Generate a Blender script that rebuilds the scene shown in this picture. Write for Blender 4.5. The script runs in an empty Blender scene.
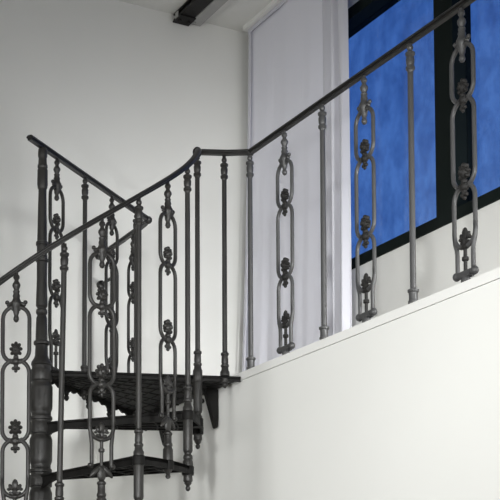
import bpy, bmesh, math, random
from mathutils import Vector, Matrix
random.seed(7)
PI = math.pi
scene = bpy.context.scene
COL = scene.collection

# ------------------------------------------------------------------ sizes (metres)
ZL = 2.837            # gallery floor / landing level
RIS = 0.2369          # riser
CX, CY = -0.865, -1.335   # stair axis
RAD = 0.703           # baluster circle
A0 = -21.53           # angle of the newel at the landing
TH = 28.02            # angle of one tread
H_ST = 1.070          # rail height over a tread corner
H_LD = 1.029          # rail height over the landing
CEIL = 5.42
FAS = 0.026           # upstand of the gallery edge board
NT = 11               # treads between floor and landing

# ------------------------------------------------------------------ materials
def new_mat(name):
    m = bpy.data.materials.new(name); m.use_nodes = True
    nt = m.node_tree
    return m, nt, nt.nodes['Principled BSDF']

def paint(name, c1, c2, rough=0.6, scale=3.0, bump=0.0, bscale=60, spec=0.3, metallic=0.0, stretch=None):
    m, nt, b = new_mat(name)
    tc = nt.nodes.new('ShaderNodeTexCoord')
    mp = nt.nodes.new('ShaderNodeMapping')
    if stretch: mp.inputs['Scale'].default_value = stretch
    nt.links.new(tc.outputs['Object'], mp.inputs['Vector'])
    n = nt.nodes.new('ShaderNodeTexNoise'); n.inputs['Scale'].default_value = scale; n.inputs['Detail'].default_value = 4
    nt.links.new(mp.outputs[0], n.inputs['Vector'])
    r = nt.nodes.new('ShaderNodeValToRGB')
    r.color_ramp.elements[0].position = 0.3; r.color_ramp.elements[0].color = (*c1, 1)
    r.color_ramp.elements[1].position = 0.7; r.color_ramp.elements[1].color = (*c2, 1)
    nt.links.new(n.outputs['Fac'], r.inputs['Fac'])
    nt.links.new(r.outputs['Color'], b.inputs['Base Color'])
    b.inputs['Roughness'].default_value = rough
    b.inputs['Specular IOR Level'].default_value = spec
    b.inputs['Metallic'].default_value = metallic
    if bump:
        n2 = nt.nodes.new('ShaderNodeTexNoise'); n2.inputs['Scale'].default_value = bscale; n2.inputs['Detail'].default_value = 3
        nt.links.new(tc.outputs['Object'], n2.inputs['Vector'])
        bp = nt.nodes.new('ShaderNodeBump'); bp.inputs['Strength'].default_value = bump; bp.inputs['Distance'].default_value = 0.004
        nt.links.new(n2.outputs['Fac'], bp.inputs['Height']); nt.links.new(bp.outputs[0], b.inputs['Normal'])
    return m

M_WALL = paint('white_plaster', (0.80, 0.80, 0.775), (0.83, 0.83, 0.805), 0.85, 1.2, 0.12, 35, 0.15)
M_CEIL = paint('ceiling_paint', (0.74, 0.74, 0.71), (0.77, 0.77, 0.74), 0.9, 1.5, 0.1, 30, 0.1)
M_TRIM = paint('white_gloss_trim', (0.82, 0.82, 0.80), (0.85, 0.85, 0.83), 0.5, 2.0, 0.0, 30, 0.3)
M_FLOOR = paint('wooden_floor', (0.16, 0.12, 0.085), (0.22, 0.165, 0.12), 0.5, 2.0, 0.05, 20, 0.3)
M_IRON = paint('cast_iron_paint', (0.018, 0.017, 0.016), (0.026, 0.0245, 0.023), 0.42, 14.0, 0.15, 120, 0.5)
M_IRON_G = paint('lit_iron_paint', (0.050, 0.050, 0.051), (0.064, 0.064, 0.066), 0.40, 14.0, 0.1, 120, 0.5)  # cast iron made lighter; window light on the gallery put into the colour
M_ROS = paint('dark_iron_paint', (0.013, 0.0125, 0.012), (0.020, 0.019, 0.018), 0.6, 14.0, 0.1, 120, 0.35)
M_PLATE = paint('cast_iron_plate', (0.005, 0.0047, 0.0044), (0.009, 0.0084, 0.0080), 0.6, 18.0, 0.3, 90, 0.22)  # kept near black so the shade on the undersides is in the colour
M_RAIL = paint('rail_iron', (0.009, 0.0085, 0.008), (0.014, 0.013, 0.0125), 0.42, 10.0, 0.15, 90, 0.5)
M_BEAM = paint('black_steel', (0.010, 0.009, 0.009), (0.018, 0.016, 0.016), 0.6, 8.0, 0.3, 40, 0.3)
M_GREY = paint('grey_conduit', (0.33, 0.33, 0.32), (0.40, 0.40, 0.39), 0.5, 6.0, 0.05, 40, 0.4)
M_FRAME = paint('black_green_frame', (0.006, 0.010, 0.009), (0.009, 0.013, 0.012), 0.8, 4.0, 0.05, 40, 0.1)

def curtain_mat(name, c, trans):
    m, nt, b = new_mat(name)
    b.inputs['Base Color'].default_value = (*c, 1); b.inputs['Roughness'].default_value = 0.9
    b.inputs['Specular IOR Level'].default_value = 0.1
    tc = nt.nodes.new('ShaderNodeTexCoord')
    w = nt.nodes.new('ShaderNodeTexNoise'); w.inputs['Scale'].default_value = 220
    nt.links.new(tc.outputs['Object'], w.inputs['Vector'])
    bp = nt.nodes.new('ShaderNodeBump'); bp.inputs['Strength'].default_value = 0.1; bp.inputs['Distance'].default_value = 0.001
    nt.links.new(w.outputs['Fac'], bp.inputs['Height']); nt.links.new(bp.outputs[0], b.inputs['Normal'])
    t = nt.nodes.new('ShaderNodeBsdfTranslucent'); t.inputs['Color'].default_value = (*c, 1)
    mx = nt.nodes.new('ShaderNodeMixShader'); mx.inputs[0].default_value = trans
    nt.links.new(b.outputs[0], mx.inputs[1]); nt.links.new(t.outputs[0], mx.inputs[2])
    nt.links.new(mx.outputs[0], nt.nodes['Material Output'].inputs['Surface'])
    return m
M_CURT = curtain_mat('sheer_lilac_cloth', (0.86, 0.86, 0.94), 0.05)  # lilac is the cloth's own tint plus window light put into the colour
M_CURT2 = curtain_mat('sheer_white_cloth', (0.69, 0.69, 0.75), 0.05)

def glass_mat():
    m, nt, b = new_mat('window_glass')
    tr = nt.nodes.new('ShaderNodeBsdfTransparent')
    tc = nt.nodes.new('ShaderNodeTexCoord')
    mp = nt.nodes.new('ShaderNodeMapping'); mp.inputs['Scale'].default_value = (1, 1.0, 0.6)
    nt.links.new(tc.outputs['Object'], mp.inputs['Vector'])
    n = nt.nodes.new('ShaderNodeTexNoise'); n.inputs['Scale'].default_value = 9; n.inputs['Detail'].default_value = 9; n.inputs['Roughness'].default_value = 0.7
    nt.links.new(mp.outputs[0], n.inputs['Vector'])
    r = nt.nodes.new('ShaderNodeValToRGB')
    r.color_ramp.elements[0].position = 0.32; r.color_ramp.elements[0].color = (0.68, 0.72, 0.78, 1)
    r.color_ramp.elements[1].position = 0.6; r.color_ramp.elements[1].color = (0.97, 0.97, 0.97, 1)
    nt.links.new(n.outputs['Fac'], r.inputs['Fac']); nt.links.new(r.outputs[0], tr.inputs['Color'])
    g = nt.nodes.new('ShaderNodeBsdfGlossy'); g.inputs['Roughness'].default_value = 0.08
    mx = nt.nodes.new('ShaderNodeMixShader'); mx.inputs[0].default_value = 0.03
    nt.links.new(tr.outputs[0], mx.inputs[1]); nt.links.new(g.outputs[0], mx.inputs[2])
    nt.links.new(mx.outputs[0], nt.nodes['Material Output'].inputs['Surface'])
    return m
M_GLASS = glass_mat()

# ------------------------------------------------------------------ mesh builder
class MB:
    def __init__(s): s.bm = bmesh.new()
    def v(s, p): return s.bm.verts.new(p)
    def face(s, vs):
        try: return s.bm.faces.new(vs)
        except ValueError: return None
    def box(s, a, b):
        x0, y0, z0 = a; x1, y1, z1 = b
        q = [s.v(p) for p in ((x0,y0,z0),(x1,y0,z0),(x1,y1,z0),(x0,y1,z0),(x0,y0,z1),(x1,y0,z1),(x1,y1,z1),(x0,y1,z1))]
        for f in ((3,2,1,0),(4,5,6,7),(0,1,5,4),(1,2,6,5),(2,3,7,6),(3,0,4,7)): s.face([q[i] for i in f])
        return s
    def prism(s, poly, z0, z1):
        lo = [s.v((x, y, z0)) for x, y in poly]; hi = [s.v((x, y, z1)) for x, y in poly]
        n = len(poly)
        s.face(lo[::-1]); s.face(hi)
        for i in range(n): s.face([lo[i], lo[(i+1)%n], hi[(i+1)%n], hi[i]])
        return s
    def slab(s, poly3, off):          # polygon in space extruded by a vector
        off = Vector(off)
        lo = [s.v(p) for p in poly3]; hi = [s.v(Vector(p)+off) for p in poly3]
        n = len(poly3); s.face(lo[::-1]); s.face(hi)
        for i in range(n): s.face([lo[i], lo[(i+1)%n], hi[(i+1)%n], hi[i]])
        return s
    def lathe(s, prof, c=(0,0,0), n=16, axis='z'):
        rings = []
        for r, z in prof:
            ring = []
            for i in range(n):
                a = 2*PI*i/n
                u, w = max(r, 1e-4)*math.cos(a), max(r, 1e-4)*math.sin(a)
                p = {'z': (u, w, z), 'y': (w, z, u), 'x': (z, u, w)}[axis]
                ring.append(s.v((c[0]+p[0], c[1]+p[1], c[2]+p[2])))
            rings.append(ring)
        for a, b in zip(rings, rings[1:]):
            for i in range(n): s.face([a[i], a[(i+1)%n], b[(i+1)%n], b[i]])
        s.face(rings[0][::-1]); s.face(rings[-1])
        return s
    def sweep(s, path, prof, closed=False, up=None):
        path = [Vector(p) for p in path]; n = len(path); rings = []
        for i, p in enumerate(path):
            a = path[(i-1) % n] if (closed or i > 0) else p
            b = path[(i+1) % n] if (closed or i < n-1) else p
            t = (b-a).normalized()
            u0 = Vector(up) if up is not None else Vector((0, 1, 0))
            side = t.cross(u0).normalized(); u = side.cross(t).normalized()
            # mitre widening at sharp corners
            k = 1.0
            if 0 < i < n-1 and not closed:
                c = (p-a).normalized().dot((b-p).normalized())
                k = 1/max(0.5, math.sqrt(max(0.0, (1+c)/2)))
            rings.append([s.v(p+side*x*k+u*y) for x, y in prof])
        m = len(prof); rr = list(zip(rings, rings[1:]))
        if closed: rr.append((rings[-1], rings[0]))
        for a, b in rr:
            for i in range(m): s.face([a[i], a[(i+1)%m], b[(i+1)%m], b[i]])
        if not closed: s.face(rings[0][::-1]); s.face(rings[-1])
        return s
    def tube(s, path, r, closed=False, up=None, n=10):
        return s.sweep(path, [(r*math.cos(2*PI*i/n), r*math.sin(2*PI*i/n)) for i in range(n)], closed, up)
    def ell(s, c, r, rot=0.0, n=10, m=6):      # ellipsoid, turned by rot in the xz plane
        ca, sa = math.cos(rot), math.sin(rot); rings = []
        for j in range(1, m):
            t = PI*j/m; ring = []
            for i in range(n):
                a = 2*PI*i/n
                x, y, z = r[0]*math.sin(t)*math.cos(a), r[1]*math.sin(t)*math.sin(a), r[2]*math.cos(t)
                ring.append(s.v((c[0]+x*ca+z*sa, c[1]+y, c[2]-x*sa+z*ca)))
            rings.append(ring)
        top = s.v((c[0]+r[2]*sa, c[1], c[2]+r[2]*ca)); bot = s.v((c[0]-r[2]*sa, c[1], c[2]-r[2]*ca))
        for a, b in zip(rings, rings[1:]):
            for i in range(n): s.face([a[(i+1)%n], a[i], b[i], b[(i+1)%n]])
        for i in range(n):
            s.face([top, rings[0][i], rings[0][(i+1)%n]]); s.face([bot, rings[-1][(i+1)%n], rings[-1][i]])
        return s
    def mesh(s, name, mat, angle=38):
        bmesh.ops.recalc_face_normals(s.bm, faces=s.bm.faces)
        me = bpy.data.meshes.new(name); s.bm.to_mesh(me); s.bm.free()
        me.materials.append(mat)
        for p in me.polygons: p.use_smooth = True
        me.set_sharp_from_angle(angle=math.radians(angle))
        return me
    def build(s, name, mat, parent=None, loc=(0,0,0), rotz=0, angle=38):
        return link(name, s.mesh(name, mat, angle), parent, loc, rotz)

def link(name, me, parent=None, loc=(0,0,0), rotz=0):
    o = bpy.data.objects.new(name, me); COL.objects.link(o)
    o.location = loc; o.rotation_euler = (0, 0, rotz)
    if parent: o.parent = parent
    return o
def thing(name, label, cat, loc):
    o = bpy.data.objects.new(name, None); COL.objects.link(o); o.location = loc
    o.empty_display_size = 0.1
    o['label'] = label; o['category'] = cat
    return o
def tag(o, label, cat):
    o['label'] = label; o['category'] = cat; return o
def struct(o, label=None):
    o['kind'] = 'structure'
    if label: o['label'] = label
    return o

# ------------------------------------------------------------------ room shell
XL, YF = -6.2, -10.2
struct(MB().box((XL, YF, -0.1), (0.0, 0, 0)).build('floor', M_FLOOR))
struct(MB().box((XL-.2, YF-.2, CEIL), (1.2, 0.2, CEIL+.1)).build('ceiling', M_CEIL))
struct(MB().box((XL-.2, 0, -0.1), (1.2, 0.2, CEIL)).build('wall_back', M_WALL))
struct(MB().box((XL-.2, YF, -0.1), (XL, 0, CEIL)).build('wall_left', M_WALL))
struct(MB().box((XL-.2, YF-.2, -0.1), (1.2, YF, CEIL)).build('wall_front', M_WALL))
struct(MB().box((0.0, YF, -0.1), (0.2, 0, ZL-.012)).build('wall_right', M_WALL))
struct(MB().box((0.045, YF, ZL-.012), (1.10, 0, ZL)).build('floor_gallery', M_FLOOR))
# edge board of the gallery with its thin shadow joint
struct(MB().box((-0.003, YF, ZL-.010), (0.045, -0.001, ZL+FAS)).build('trim_1', M_TRIM))
# window wall behind the gallery, with the window opening left out
WX = 1.06; WY0, WY1 = -0.60, -3.55; WZ0, WZ1 = 3.665, 5.115
w = MB()
w.box((WX, YF, ZL), (WX+.11, 0, WZ0)); w.box((WX, YF, WZ1), (WX+.11, 0, CEIL))
w.box((WX, WY0, WZ0), (WX+.11, 0, WZ1)); w.box((WX, YF, WZ0), (WX+.11, WY1, WZ1))
struct(w.build('wall_gallery', M_WALL))
# window: frame, mullions, panes
fr = MB()
F0, F1 = WX-.012, WX+.112
fr.box((F0, WY1, WZ0), (F1, WY0, WZ0+.055)); fr.box((F0, WY1, WZ1-.065), (F1, WY0, WZ1))
fr.box((F0, WY0-.055, WZ0+.055), (F1, WY0, WZ1-.065)); fr.box((F0, WY1, WZ0+.055), (F1, WY1+.055, WZ1-.065))
win = struct(fr.build('window_1', M_FRAME))
ML = [(-1.722, -1.862), (-2.62, -2.76)]
for a, b in ML:
    MB().box((F0+.004, b, WZ0+.055), (F1-.004, a, WZ1-.065)).build('mullion', M_FRAME, win)
edges = [WY0-.055, ML[0][0], ML[0][1], ML[1][0], ML[1][1], WY1+.055]
for i in range(3):
    MB().box((WX+.070, edges[2*i+1], WZ0+.055), (WX+.076, edges[2*i], WZ1-.065)).build('pane', M_GLASS, win)

# ------------------------------------------------------------------ curtain, its track, beam
def curtain(name, y0, y1, z0, z1, x, wave, mat, label, flare=0.0, cat='curtain'):
    NU, NV = 90, 30
    mb = MB(); front = []; back = []
    for j in range(NV+1):
        t = j/NV; z = z1+(z0-z1)*t
        rf, rb = [], []
        for i in range(NU+1):
            u = i/NU
            y = y0+(y1-y0)*u 
            dx = wave(u, t) - flare*t**1.5*(1-u)
            rf.append(mb.v((x+dx, y, z))); rb.append(mb.v((x+dx+.004, y, z)))
        front.append(rf); back.append(rb)
    for j in range(NV):
        for i in range(NU):
            mb.face([front[j][i], front[j][i+1], front[j+1][i+1], front[j+1][i]])
            mb.face([back[j][i+1], back[j][i], back[j+1][i], back[j+1][i+1]])
    for j in range(NV):
        mb.face([front[j][0], front[j+1][0], back[j+1][0], back[j][0]])
        mb.face([front[j+1][NU], front[j][NU], back[j][NU], back[j+1][NU]])
    for i in range(NU):
        mb.face([front[0][i+1], front[0][i], back[0][i], back[0][i+1]])
        mb.face([front[NV][i], front[NV][i+1], back[NV][i+1], back[NV][i]])
    return tag(mb.build(name, mat, angle=80), label, cat)
cu = curtain('curtain', -0.085, -0.93, ZL+.012, CEIL-.028, 0.975,
        lambda u, t: .006*math.sin(u*21+.6)*(.4+.6*t)+.004*math.sin(u*47+2*t)*t+.003*math.sin(u*9),
        M_CURT, 'broad flat lilac-white sheer curtain hanging against the corner of the back wall', .075)
# stitched side hem and top hem
hm = MB()
hm.box((0.957, -0.085, CEIL-.050), (0.965, -0.93, CEIL-.028))
hm.build('top_hem', M_CURT2, cu)
sh = MB()
pts = [(0.966-.075*(j/20)**1.5, -0.095, CEIL-.030-(CEIL-.030-ZL-.013)*j/20) for j in range(21)]
sh.sweep(pts, [(-.012, -.004), (.012, -.004), (.012, .004), (-.012, .004)], up=(1, 0, 0))
sh.build('side_hem', M_CURT2, cu)
curtain('curtain', -0.915, -1.140, ZL+.012, CEIL-.028, 0.930,
        lambda u, t: .016*math.sin(u*2*PI*3.2+.4)+.006*math.sin(u*31+3*t),
        M_CURT2, 'narrow gathered white curtain hanging at the left edge of the blue window')
tr = MB(); tr.box((0.935, -3.6, CEIL-.026), (1.00, -0.06, CEIL-.0005))
tag(tr.build('curtain_track', M_TRIM), 'white curtain track fixed to the ceiling above the curtains', 'curtain rail')

bt = thing('ceiling_beam', 'black steel beam under the ceiling ending at the back wall', 'beam', (0.535, -0.005, CEIL))
b = MB(); b.box((-.047, -4.5, -.045), (.047, 0, -.033)); b.box((-.030, -4.5, -.033), (.030, 0, -.010)); b.box((-.047, -4.5, -.010), (.047, 0, -.0005))
b.build('flange', M_BEAM, bt)
b = MB(); b.box((-.052, -.10, -.054), (.054, -.001, -.0451)); b.lathe([(.012, -.064), (.012, -.054)], (-.03, -.05, 0), 6); b.lathe([(.012, -.064), (.012, -.054)], (.03, -.05, 0), 6)
b.build('end_plate', M_BEAM, bt)
b = MB(); b.box((-.055, -.075, -.050), (-.0521, -.040, -.015)); b.build('highlight_plate', M_GREY, bt)  # pale plate put in for a highlight on the beam hardware
cd = MB(); cd.box((.585, -4.5, CEIL-.05), (.655, -.03, CEIL-.0)); cd.lathe([(.008, -.06), (.008, -.05)], (.60, -.06, CEIL), 8)
tag(cd.build('conduit', M_GREY), 'flat grey conduit along the ceiling beside the black beam', 'conduit')

# ------------------------------------------------------------------ baluster pieces (cached meshes)
CACHE = {}
def cached(key, name, fn, mat):
    if key not in CACHE:
        mb = MB(); fn(mb); CACHE[key] = mb.mesh(name, mat)
    return CACHE[key]

def stadium(mb, hw, s0, s1, H, r, n=7, rc=None):
    rc = rc or hw*0.92
    pts = []
    for cx, cz, a0 in ((hw-rc, H-s0-rc, 0), (-(hw-rc), H-s0-rc, 90), (-(hw-rc), H-s1+rc, 180), (hw-rc, H-s1+rc, 270)):
        for i in range(n):
            a = math.radians(a0+90*i/(n-1)); pts.append((cx+rc*math.cos(a), 0, cz+rc*math.sin(a)))
    mb.tube(pts, r, True, (0, 1, 0))

def rosette(mb, z, sc=1.0, kind=0):
    k = sc
    mb.ell((0, 0, z), (.019*k, .016*k, .018*k))                   # joint
    mb.ell((0, 0, z+.018*k), (.012*k, .013*k, .012*k))
    zc = z+.051*k
    mb.ell((0, 0, zc), (.020*k, .016*k, .026*k))                  # flower heart
    for i in range(7):
        a = math.radians(-126+42*i)
        mb.ell((.0185*k*math.sin(a), 0, zc+.025*k*math.cos(a)), (.0085*k, .012*k, .0105*k), a, 8, 5)
    mb.ell((0, -.014*k, zc), (.010*k, .010*k, .012*k), 0, 8, 5)
    mb.ell((0, .014*k, zc), (.010*k, .010*k, .012*k), 0, 8, 5)
    mb.ell((-.022*k, 0, z+.006*k), (.011*k, .009*k, .006*k), .5, 8, 5); mb.ell((.022*k, 0, z+.006*k), (.011*k, .009*k, .006*k), -.5, 8, 5)
    # pendant trefoil under the joint
    mb.ell((0, 0, z-.020*k), (.010*k, .010*k, .014*k), 0, 8, 5)
    mb.ell((-.011*k, 0, z-.030*k), (.008*k, .008*k, .008*k), 0, 8, 5); mb.ell((.011*k, 0, z-.030*k), (.008*k, .008*k, .008*k), 0, 8, 5)
    mb.ell((0, 0, z-.040*k), (.008*k, .008*k, .009*k), 0, 8, 5)

JOINTS = {'bar': (.347, .660, .877), 'stem': (.365, .680, .900)}      # joints of the three links, from the rail down
HWS, TR = {'bar': .058, 'stem': .0525}, .0083
def f_finial(H):
    def fn(mb):
        prof = [(.007, .008), (.007, .018), (.012, .024), (.013, .032), (.008, .040), (.009, .046), (.0155, .056), (.0165, .064), (.012, .074),
                (.010, .080), (.014, .086), (.0115, .094), (.015, .104), (.013, .112), (.016, .120), (.021, .130), (.0215, .138), (.017, .150),
                (.013, .160), (.012, .172), (.008, .182), (.0105, .190), (.012, .197), (.008, .206), (.001, .210)]
        mb.lathe([(r, H-s) for r, s in prof], n=12)
        for sg in (-1, 1):
            mb.ell((sg*.024, 0, H-.137), (.016, .010, .008), sg*.5, 8, 5); mb.ell((sg*.036, 0, H-.130), (.009, .009, .009), 0, 8, 5)
            mb.ell((sg*.014, 0, H-.152), (.008, .009, .013), sg*.3, 8, 5)
    return fn
def f_ring(H, s0, s1, hw): return lambda mb: stadium(mb, hw, s0, s1, H, TR)
def f_ros(H, s, k=1.0): return lambda mb: rosette(mb, H-s, k)
def f_spear(H, bot, J3):
    def fn(mb):
        z = H-J3
        mb.ell((0, 0, z), (.022, .012, .010)); mb.ell((0, 0, z+.020), (.011, .011, .014), 0, 8, 5)
        mb.ell((0, 0, z+.047), (.013, .010, .024), 0, 8, 5)
        for sg in (-1, 1):
            mb.ell((sg*.016, 0, z+.038), (.009, .009, .015), sg*.55, 8, 5); mb.ell((sg*.024, 0, z+.030), (.008, .008, .007), 0, 8, 5)
            mb.ell((sg*.014, 0, z+.014), (.011, .008, .007), -sg*.5, 8, 5)
        mb.lathe([(.007, H-bot), (.007, z-.052), (.0125, z-.048), (.0125, z-.038), (.007, z-.034), (.007, z-.008)], n=10)
    return fn
def f_legs(H, bot, J3, HW):
    def fn(mb):
        for sg in (-1, 1):
            mb.tube([(sg*(HW-.002), 0, H-J3+.075), (sg*(HW-.002), 0, H-J3+.05), (sg*(HW-.005), 0, H-J3+.025), (sg*.044, 0, H-J3), (sg*.042, 0, H-J3-.02), (sg*.042, 0, H-bot)], TR, False, (0, 1, 0))
    return fn
def f_foot_bar(H, bot):
    def fn(mb):
        mb.box((-.046, -.011, H-bot-.008), (.046, .011, H-bot+.008))
        for sg in (-1, 1): mb.ell((sg*.047, 0, H-bot), (.016, .015, .016), 0, 12, 8)
        mb.lathe([(.017, 0), (.017, .010), (.013, max(.016, H-bot-.004))], n=14)
        mb.box((-.030, -.013, H-bot-.014), (.030, .013, H-bot+.002))
    return fn
def f_foot_stem(H, bot):
    def fn(mb):
        z = H-bot
        for sg in (-1, 1):
            mb.ell((sg*.047, 0, z), (.013, .012, .011), 0, 10, 6)
            mb.ell((sg*.025, 0, z-.022), (.034, .010, .011), sg*.78, 10, 6)
        mb.ell((0, 0, z-.030), (.020, .011, .034), 0, 10, 6)
        prof = [(.006, z-.055), (.012, z-.060), (.0185, z-.066), (.0185, z-.072), (.015, z-.076), (.0155, z-.105), (.019, z-.112), (.019, z-.120), (.016, z-.124),
                (.021, z-.135), (.0215, .0), (.021, -.032), (.019, -.036), (.015, -.042), (.011, -.050), (.008, -.056), (.011, -.062), (.009, -.070), (.001, -.074)]
        mb.lathe(prof, n=14)
    return fn

def link_baluster(parent, loc, rotz, H, foot, name='link_baluster', mat=M_IRON):
    o = link(name, cached(('fin', H, mat.name), 'finial', f_finial(H), mat), parent, loc, rotz)
    J1, J2, J3 = JOINTS[foot]; HW = HWS[foot]
    bot = H-.030 if foot == 'bar' else 1.005
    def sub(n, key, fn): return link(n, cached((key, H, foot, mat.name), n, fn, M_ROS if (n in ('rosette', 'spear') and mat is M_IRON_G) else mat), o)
    sub('ring', 'r1', f_ring(H, .147, J1+.004, HW)); sub('rosette', 'q1', f_ros(H, J1, .92))
    sub('ring', 'r2', f_ring(H, J1-.004, J2+.004, HW)); sub('rosette', 'q2', f_ros(H, J2))
    sub('ring', 'r3', f_ring(H, J2-.004, J3, HW-.002)); sub('spear', 'sp', f_spear(H, bot, J3))
    sub('leg', 'lg', f_legs(H, bot, J3, HW))
    sub('foot', 'ft', (f_foot_bar if foot == 'bar' else f_foot_stem)(H, bot))
    return o

def f_rod(H):
    return lambda mb: mb.lathe([(.0115, .05), (.0112, H*.5), (.0108, H-.10)], n=12)
def f_cap(H):
    prof = [(.008, .006), (.008, .016), (.0115, .021), (.012, .030), (.0085, .036), (.010, .040), (.0185, .046), (.0185, .054), (.0135, .060),
            (.0165, .070), (.0155, .088), (.0130, .096), (.0175, .101), (.0175, .110), (.0125, .115), (.0108, .122)]
    return lambda mb: mb.lathe([(r, H-s) for r, s in prof], n=14)
def f_foot(mb):
    mb.lathe([(.0115, .112), (.014, .108), (.0185, .104), (.0185, .096), (.0145, .092), (.0155, .080), (.0160, .062), (.0145, .054), (.0190, .050), (.0190, .042),
              (.0155, .038), (.017, .026), (.0215, .018), (.0215, 0)], n=14)
def f_foot_short(mb):
    mb.lathe([(.0115, .056), (.014, .053), (.0215, .050), (.0215, .042), (.0175, .039), (.0165, .024), (.0170, .010), (.0200, .007), (.0200, 0)], n=14)
def f_nut(mb):
    mb.lathe([(.0175, -.014), (.0175, -.030), (.011, -.034), (.013, -.040), (.012, -.048), (.006, -.054), (.001, -.056)], n=12)
def f_sleeve(mb):
    mb.lathe([(.0215, 0), (.0225, -.004), (.0225, -.032), (.0195, -.036), (.0205, -.042), (.0205, -.166), (.0185, -.174), (.0150, -.178), (.0150, -.184), (.0200, -.190), (.0210, -.200),
              (.0185, -.206), (.0215, -.214), (.0230, -.234), (.0230, -.268), (.0190, -.274), (.0200, -.290), (.0200, -.298), (.0150, -.304), (.0160, -.308), (.0110, -.314), (.0075, -.318), (.0105, -.324), (.0105, -.332), (.006, -.339), (.001, -.341)], n=16)
def baluster(parent, loc, H, foot='stair', name='baluster', sleeve=False, mat=M_IRON):
    o = link(name, cached(('rod', H, mat.name), 'baluster', f_rod(H), mat), parent, loc)
    link('cap', cached(('cap', H, mat.name), 'cap', f_cap(H), mat), o)
    if foot == 'short': link('foot', cached(('short', mat.name), 'foot', f_foot_short, mat), o)
    else: link('foot', cached('foot', 'foot', f_foot, M_IRON), o)
    if foot == 'landing': link('nut', cached('nut', 'nut', f_nut, M_IRON), o)
    if sleeve: link('sleeve', cached('sleeve', 'sleeve', f_sleeve, M_IRON), o)
    return o

RAILP = [(-.0105, -.011), (.0105, -.011), (.0105, -.003), (.0155, -.001), (.0165, .004), (.0140, .009), (.007, .0125), (-.007, .0125), (-.0140, .009), (-.0165, .004), (-.0155, -.001), (-.0105, -.003)]

# ------------------------------------------------------------------ spiral staircase
def ang(k): return math.radians(A0-k*TH)
st = thing('spiral_staircase', 'dark cast-iron spiral staircase winding round a turned column below the landing', 'staircase', (CX, CY, 0))

# central column
S = 1/227.0
def zc(y): return ZL+(371.3-y)/219.0
top = [(146.6,5),(147.6,7.2),(149.5,8.6),(152,9),(156,9),(158,7.6),(160,8),(164,8.4),(165,9.6),(167,9.8),(168.5,8.6),(170,10),(185,10.2),(186.5,9.4),(188,9.4),(189.5,7.6),(242,9.6),(242.6,12),(245.6,12.2),(246.4,10.2),(253,10),(259,10.4),
       (259.7,12.4),(262,12.2),(263,10.2),(280,9.9),(305,11.4),(306.5,11.2),(308,9),(309.3,8.2),(310.3,10.6),(312.2,11.2),(314,10.6),(315.6,8.2),(317.5,9.6),(318.5,10.6),(341,11.8),(341.8,15),(343.5,15.6),(345,15),(346,12),(356,12.8),(358.5,14.5),(361.5,18.5),(363,20),(365.2,20.4),(366.3,18.8),(370.5,18.8)]
prof = [((w+.6)*S/2, zc(y)) for y, w in top][::-1]
cyc = [(20.0, -.050), (20.2, -.056), (21.0, -.060), (23.0, -.072), (23.2, -.080), (23.0, -.160), (22.6, -.170), (20.6, -.182), (20.0, -.186), (20.0, -.200), (20.6, -.204), (22.4, -.206), (22.8, -.213), (22.4, -.220), (20, -.222)]
low = []
for k in range(0, NT+1):
    z0 = ZL-k*RIS
    low += [(20.0, z0-.006)]
    for w_, dz in cyc:
        if z0+dz > 0.03: low.append((w_, z0+dz))
low += [(24, .028), (30, .024), (32, .016), (32, .0)]
prof = [(w_*S/2, z) for w_, z in low][::-1] + prof
MB().lathe(prof, n=32).build('central_column', M_IRON, st, angle=30)

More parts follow.
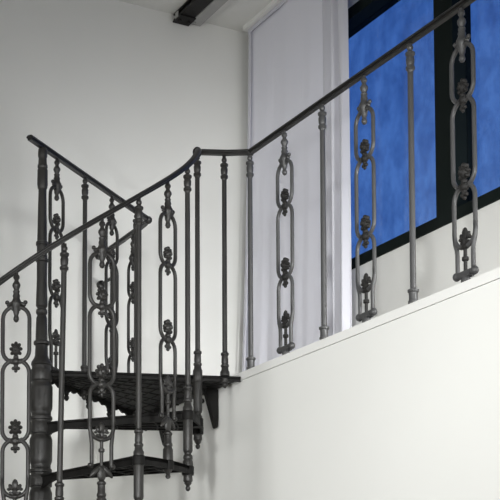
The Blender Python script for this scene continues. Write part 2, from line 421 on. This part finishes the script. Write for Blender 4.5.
# one tread: leading edge along angle 0, back edge at +TH
def tread_mesh(mb):
    th = math.radians(TH); r0 = .040; R = RAD+.016
    arc = [(R*math.cos(th*i/6), R*math.sin(th*i/6)) for i in range(7)]
    lead0 = (.036, -.018); back0 = (.036*math.cos(th)-.012*math.sin(th), .036*math.sin(th)+.012*math.cos(th))
    poly = [lead0, (R*1.0, -.014)]+arc+[(R*math.cos(th)-.008*math.sin(th), R*math.sin(th)+.008*math.cos(th)), back0]
    mb.prism(poly, -.013, 0)
    # leading flange
    mb.slab([(.036, -.022, .001), (.036, -.022, -.060), (.075, -.021, -.046), (.13, -.019, -.034), (R, -.016, -.034), (R, -.016, .001)], (0, .010, 0))
    # rounded nose strip on the leading edge
    mb.tube([(.045, -.023, -.004), (R, -.017, -.004)], .006, False, (0, 0, 1), 8)
    # back flange
    q = [(.045, .0), (R-.01, .0)]
    c, s_ = math.cos(th), math.sin(th)
    mb.slab([(x*c, x*s_, z) for x, z in ((.045, -.02), (R-.01, -.02), (R-.01, -.012), (.045, -.012))], (-.010*s_*-1*-1, .010*c, 0))
    # outer rim
    for i in range(6):
        a, b_ = th*i/6, th*(i+1)/6
        mb.slab([(R*math.cos(a), R*math.sin(a), -.034), (R*math.cos(b_), R*math.sin(b_), -.034), (R*math.cos(b_), R*math.sin(b_), .002), (R*math.cos(a), R*math.sin(a), .002)],
                (-.010*math.cos((a+b_)/2), -.010*math.sin((a+b_)/2), 0))
    # corner bosses
    for a in (0, th):
        mb.lathe([(.0245, -.036), (.026, -.030), (.026, -.002), (.024, .003)], (RAD*math.cos(a), RAD*math.sin(a), 0), 16)
    mb.lathe([(.024, -.036), (.025, -.030), (.025, -.002), (.023, .003)], (RAD*math.cos(th/2), RAD*math.sin(th/2), 0), 16)
    # cast lattice relief under the plate
    for i in range(1, 4):
        a = th*i/4
        p, q = Vector((.07*math.cos(a), .07*math.sin(a), -.015)), Vector(((R-.012)*math.cos(a), (R-.012)*math.sin(a), -.015))
        mb.tube([p, q], .005, False, (0, 0, 1), 6)
    for rr in (.16, .25, .34, .43, .52, .61):
        mb.tube([(rr*math.cos(th*i/6), rr*math.sin(th*i/6), -.015) for i in range(7)], .005, False, (0, 0, 1), 6)
    # raised studs on the walking face
    for rr in range(3, 13):
        n = max(1, int(rr*.055*th/.055))
        for i in range(n):
            a = th*(i+.5)/n; mb.lathe([(.009, 0), (.006, .004)], (rr*.054*math.cos(a), rr*.054*math.sin(a), 0), 6)
def hub_mesh(mb):
    mb.lathe([(.0435, .006), (.049, .005), (.0505, .001), (.0505, -.040), (.049, -.046), (.0435, -.048)], n=32)
tm = cached('tread', 'tread', tread_mesh, M_PLATE); hm_ = cached('hub', 'hub', hub_mesh, M_IRON)
for k in range(1, NT+1):
    t = link('tread', tm, st, (0, 0, ZL-k*RIS), ang(k))
    link('hub', hm_, t)
# balusters of the flight
for k in range(0, NT+1):
    a = ang(k)
    zb = ZL-k*RIS
    if k == 0:
        o = baluster(st, (RAD*math.cos(a), RAD*math.sin(a), zb), H_LD, 'stair', 'newel_post', True)
    else:
        o = baluster(st, (RAD*math.cos(a), RAD*math.sin(a), zb), H_ST, 'stair', 'baluster', k < NT-1)
        if k == 3: o.rotation_euler = (0, math.radians(1.0), 0)
for k in range(1, NT):
    a = ang(k+.5)
    link_baluster(st, (RAD*math.cos(a), RAD*math.sin(a), ZL-(k+1)*RIS), a+PI/2, round(H_ST+.5*RIS, 3), 'stem')
# handrail of the flight
path = []
def railz(k):
    z = ZL-k*RIS+H_ST
    if k < .5: z += (H_LD-H_ST)*(1-k/.5)**2 
    return z
N = 120; kend = NT+.2
for i in range(N+1):
    k = kend*(1-i/N)
    path.append((RAD*math.cos(ang(k)), RAD*math.sin(ang(k)), railz(k)))
hr = MB().sweep(path, [(x*.88, y*.88) for x, y in RAILP], up=(0, 0, 1)).build('handrail', M_RAIL, st)
MB().lathe([(.001, -.026), (.012, -.023), (.020, -.012), (.021, 0), (.020, .010), (.012, .020), (.001, .023)], n=16).build('rail_knob', M_RAIL, hr, (RAD*math.cos(ang(0)), RAD*math.sin(ang(0)), ZL+H_LD))

# ------------------------------------------------------------------ landing
ld = thing('stair_landing', 'black cast-iron landing plate bridging the column and the white gallery wall', 'landing', (CX, CY, ZL))
NX, NY = 0.654, -0.258                # newel, from the stair axis
W1 = (0.852, -0.288); W2 = (0.862, 0.672)
far_d = Vector((0.92, 0.694)).normalized(); far_n = Vector((-far_d.y, far_d.x))
near_d = Vector((W1[0], W1[1])).normalized(); near_n = Vector((near_d.y, -near_d.x))
def P2(d, n, s, o): return (d.x*s+n.x*o, d.y*s+n.y*o)
pl = MB()
n0 = P2(near_d, near_n, .040, .022); n1 = (W1[0], -.302)
f0 = P2(far_d, far_n, .040, .020); f1 = (W2[0], W2[1]+.024)
pl.prism([n0, n1, f1, f0], -.012, 0)
pl.tube([(n0[0], n0[1], -.004), (n1[0], n1[1], -.004)], .006, False, (0, 0, 1), 8)
pl.slab([(n0[0], n0[1], -.022), (n1[0], n1[1], -.022), (n1[0], n1[1], -.002), (n0[0], n0[1], -.002)], (near_n.x*-.008, near_n.y*-.008, 0))
plate = pl.build('landing_plate', M_PLATE, ld)
# lattice relief under the plate
lt = MB()
for i in range(1, 13):
    s = i/13
    a = Vector(n0).lerp(Vector(n1), s); b_ = Vector(f0).lerp(Vector(f1), s)
    lt.tube([(a.x, a.y, -.0125), (b_.x, b_.y, -.0125)], .004, False, (0, 0, 1), 6)
for i in range(1, 8):
    s = i/8
    a = Vector(n0).lerp(Vector(f0), s); b_ = Vector(n1).lerp(Vector(f1), s)
    lt.tube([(a.x, a.y, -.0125), (b_.x, b_.y, -.0125)], .004, False, (0, 0, 1), 6)
for i in range(12):
    for j in range(7):
        if (i+j) % 2: continue
        s, t = (i+1)/13, (j+.5)/8
        c = (Vector(n0).lerp(Vector(n1), s)).lerp(Vector(f0).lerp(Vector(f1), s), t)
        lt.lathe([(.004, -.017), (.012, -.0145), (.014, -.012)], (c.x, c.y, 0), 8)
lt.build('lattice', M_PLATE, plate)
MB().lathe([(.0435, .006), (.0475, .005), (.0490, .001), (.0490, -.042), (.047, -.046), (.0435, -.048)], n=32).build('hub', M_IRON, ld)
# scalloped valance under the far edge
L = (Vector(f1)-Vector(f0)).length
d2 = (Vector(f1)-Vector(f0)).normalized(); n2 = Vector((-d2.y, d2.x))
NS = 5; val = []
for i in range(NS*14+1):
    u = i/(NS*14)*NS; fr_ = u-int(u) if i < NS*14 else 1.0
    dep = .030+.020*abs(2*fr_-1)**2.2 + .006*math.cos(fr_*6*PI)
    val.append((i/(NS*14)*L, -dep))
poly = [(f0[0]+d2.x*s, f0[1]+d2.y*s, z) for s, z in val]
base = [(f0[0]+d2.x*s, f0[1]+d2.y*s, -.002) for s, z in val]
va = MB()
for i in range(len(poly)-1):
    va.slab([poly[i], poly[i+1], base[i+1], base[i]], (n2.x*-.010, n2.y*-.010, 0))
vo = va.build('valance', M_PLATE, ld, angle=60)
for i in range(NS+1):
    s = min(max(L*i/NS, .012), L-.014)
    MB().lathe([(.012, -.040), (.012, -.054), (.008, -.058), (.0125, -.066), (.0125, -.074), (.006, -.083), (.001, -.085)], n=12).build(
        'pendant', M_PLATE, vo, (f0[0]+d2.x*s-n2.x*.005, f0[1]+d2.y*s-n2.y*.005, 0))
# wall brackets under the wall edge
for yy in (-1.400, -.878):
    bk = MB(); y0 = yy-CY
    prof2 = [(.860, -.012), (.795, -.012), (.800, -.04), (.812, -.08), (.825, -.12), (.836, -.16), (.845, -.19), (.852, -.197), (.858, -.19), (.861, -.15)]
    bk.slab([(x, y0-.016, z) for x, z in prof2], (0, .032, 0))
    bk.tube([(.770, y0, -.030), (.760, y0, -.060), (.772, y0, -.078), (.788, y0, -.070)], .011, False, (0, 1, 0), 8)
    bk.build('bracket', M_PLATE, ld)

# ------------------------------------------------------------------ landing railing (newel to gallery corner)
lr = thing('landing_railing', 'short level iron railing between the newel and the gallery corner', 'railing', (CX+NX, CY+NY, ZL))
gx, gy = -(CX+NX), -1.697-(CY+NY)
MB().sweep([(.016, -.008, H_LD), (.124, -.052, H_LD), (gx, gy, H_LD)], RAILP, up=(0, 0, 1)).build('handrail', M_RAIL, lr)
baluster(lr, (.124, -.030, 0), H_LD, 'landing')

# ------------------------------------------------------------------ gallery railing
gr = thing('gallery_railing', 'long iron railing along the gallery edge in front of the blue window', 'railing', (0.006, -1.697, ZL+FAS))
HG = round(H_LD-FAS, 3)
MB().sweep([(0, 0, HG), (0, -.06, HG), (0, -1.5, HG), (0, -3.2, HG)], RAILP, up=(0, 0, 1)).build('handrail', M_RAIL, gr)
MB().lathe([(.001, -.016), (.015, -.012), (.019, -.002), (.018, .008), (.010, .014), (.001, .015)], n=16).build('rail_knob', M_RAIL, gr, (0, 0, HG))
for i in range(11):
    y = -.2945*i
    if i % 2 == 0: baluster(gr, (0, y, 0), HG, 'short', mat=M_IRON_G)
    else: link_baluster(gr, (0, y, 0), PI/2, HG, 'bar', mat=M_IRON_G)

# ------------------------------------------------------------------ guard railing over the far edge of the landing, back to the wall
gd = thing('guard_railing', 'iron railing rising behind the column, crossing the landing to the wall corner', 'railing', (CX, CY, ZL))
C2 = Vector((.845, .640))
fd = C2.normalized(); fa = math.atan2(fd.y, fd.x)
MB().sweep([(-fd.x*.112, -fd.y*.112, H_LD), (C2.x*.5, C2.y*.5, H_LD), (C2.x, C2.y, H_LD)], RAILP, up=(0, 0, 1)).build('handrail', M_RAIL, gd)
MB().sweep([(C2.x, C2.y, H_LD), (.859, .70, H_LD), (.863, .78, H_LD), (.865, 1.0, H_LD), (.865, 1.335, H_LD)], RAILP, up=(0, 0, 1)).build('handrail', M_RAIL, gd)
MB().lathe([(.001, -.024), (.014, -.020), (.022, -.008), (.022, .004), (.014, .014), (.001, .018)], n=16).build('rail_knob', M_RAIL, gd, (C2.x, C2.y, H_LD))
for i, s in enumerate((.126, .389, .660, .925)):
    loc = (fd.x*s, fd.y*s, 0)
    if i % 2: baluster(gd, loc, H_LD, 'landing')
    else: link_baluster(gd, loc, fa, H_LD, 'bar')
link_baluster(gd, (.865, -.473-CY, FAS), PI/2, HG, 'bar')
baluster(gd, (.865, -.20-CY, FAS), HG, 'short')
ws = MB(); ws.lathe([(.009, -.20-CY), (.009, -.012-CY)], (.882, 0, .870), 10, 'y')
sy = ws.build('wall_stay', M_IRON, gd)
MB().lathe([(.012, -.030-CY), (.022, -.026-CY), (.024, -.014-CY), (.024, -.001-CY)], (.882, 0, .870), 16, 'y').build('wall_flange', M_RAIL, sy)

# ------------------------------------------------------------------ camera
cam = bpy.data.cameras.new('camera'); co = bpy.data.objects.new('camera', cam); COL.objects.link(co)
cam.sensor_width = 36; cam.sensor_fit = 'HORIZONTAL'; cam.lens = 1300/500*36
cam.shift_x = (250-158.24)/500; cam.shift_y = (584.74-250)/500
cam.clip_start = 0.05
co.location = (-2.969, -6.691, 1.5)
co.rotation_euler = (PI/2+0.06647, 0, -math.atan2(.44857, .89375))
scene.camera = co

# ------------------------------------------------------------------ light
WARM = (0.99, 1.0, 0.985)
def aim(o, loc, target):
    COL.objects.link(o); o.location = loc
    o.rotation_euler = (Vector(target)-Vector(loc)).to_track_quat('-Z', 'Y').to_euler()
def area(name, loc, target, sx, sy, power, spread=180):
    l = bpy.data.lights.new(name, 'AREA'); l.shape = 'RECTANGLE'; l.size = sx; l.size_y = sy; l.energy = power
    l.color = WARM; l.spread = math.radians(spread); aim(bpy.data.objects.new(name, l), loc, target)
def spot(name, loc, target, ang, r, power):
    l = bpy.data.lights.new(name, 'SPOT'); l.energy = power; l.spot_size = math.radians(ang); l.spot_blend = 1.0; l.shadow_soft_size = r
    l.color = WARM; aim(bpy.data.objects.new(name, l), loc, target)
area('left_fill_light', (-6.0, -3.6, 2.4), (0, -2.4, 2.4), 1.5, 2.0, 80)       # soft fill added on the left of the hall; no window there
area('gallery_lamp', (.72, -4.4, 3.15), (.70, -.45, 2.98), .3, .4, 13, 72)         # lamp along the gallery, right of the view
spot('hall_fill_spot', (-2.2, -6.6, 2.9), (.7, -.7, 2.9), 38, .35, 250)  # this and the next three: unseen spots added to grade the wall brightness
spot('hall_fill_spot', (-1.2, -7.5, 2.9), (0, 0, 2.7), 40, .4, 270)
spot('hall_fill_spot', (-3.6, -6.0, 3.0), (.3, -1.6, 2.7), 52, .10, 225)
spot('hall_fill_spot', (-3.6, -6.0, 1.6), (0, -2.6, 1.8), 60, .12, 430)

wd = bpy.data.worlds.new('dusk_sky'); scene.world = wd; wd.use_nodes = True
nt = wd.node_tree; bg = nt.nodes['Background']
tc = nt.nodes.new('ShaderNodeTexCoord')
mp = nt.nodes.new('ShaderNodeMapping'); mp.inputs['Scale'].default_value = (1, 1, 1.5)
nt.links.new(tc.outputs['Generated'], mp.inputs['Vector'])
nz = nt.nodes.new('ShaderNodeTexNoise'); nz.inputs['Scale'].default_value = 3; nz.inputs['Detail'].default_value = 5
nt.links.new(mp.outputs[0], nz.inputs['Vector'])
rp = nt.nodes.new('ShaderNodeValToRGB')
rp.color_ramp.elements[0].position = .3; rp.color_ramp.elements[0].color = (0.030, 0.105, 0.40, 1)
rp.color_ramp.elements[1].position = .7; rp.color_ramp.elements[1].color = (0.095, 0.225, 0.60, 1)
nt.links.new(nz.outputs['Fac'], rp.inputs['Fac']); nt.links.new(rp.outputs[0], bg.inputs['Color'])
bg.inputs['Strength'].default_value = 1.0

scene.view_settings.view_transform = 'Standard'
scene.view_settings.look = 'None'
scene.view_settings.exposure = 0.0
scene.view_settings.gamma = 1.0
scene.view_settings.use_curve_mapping = False
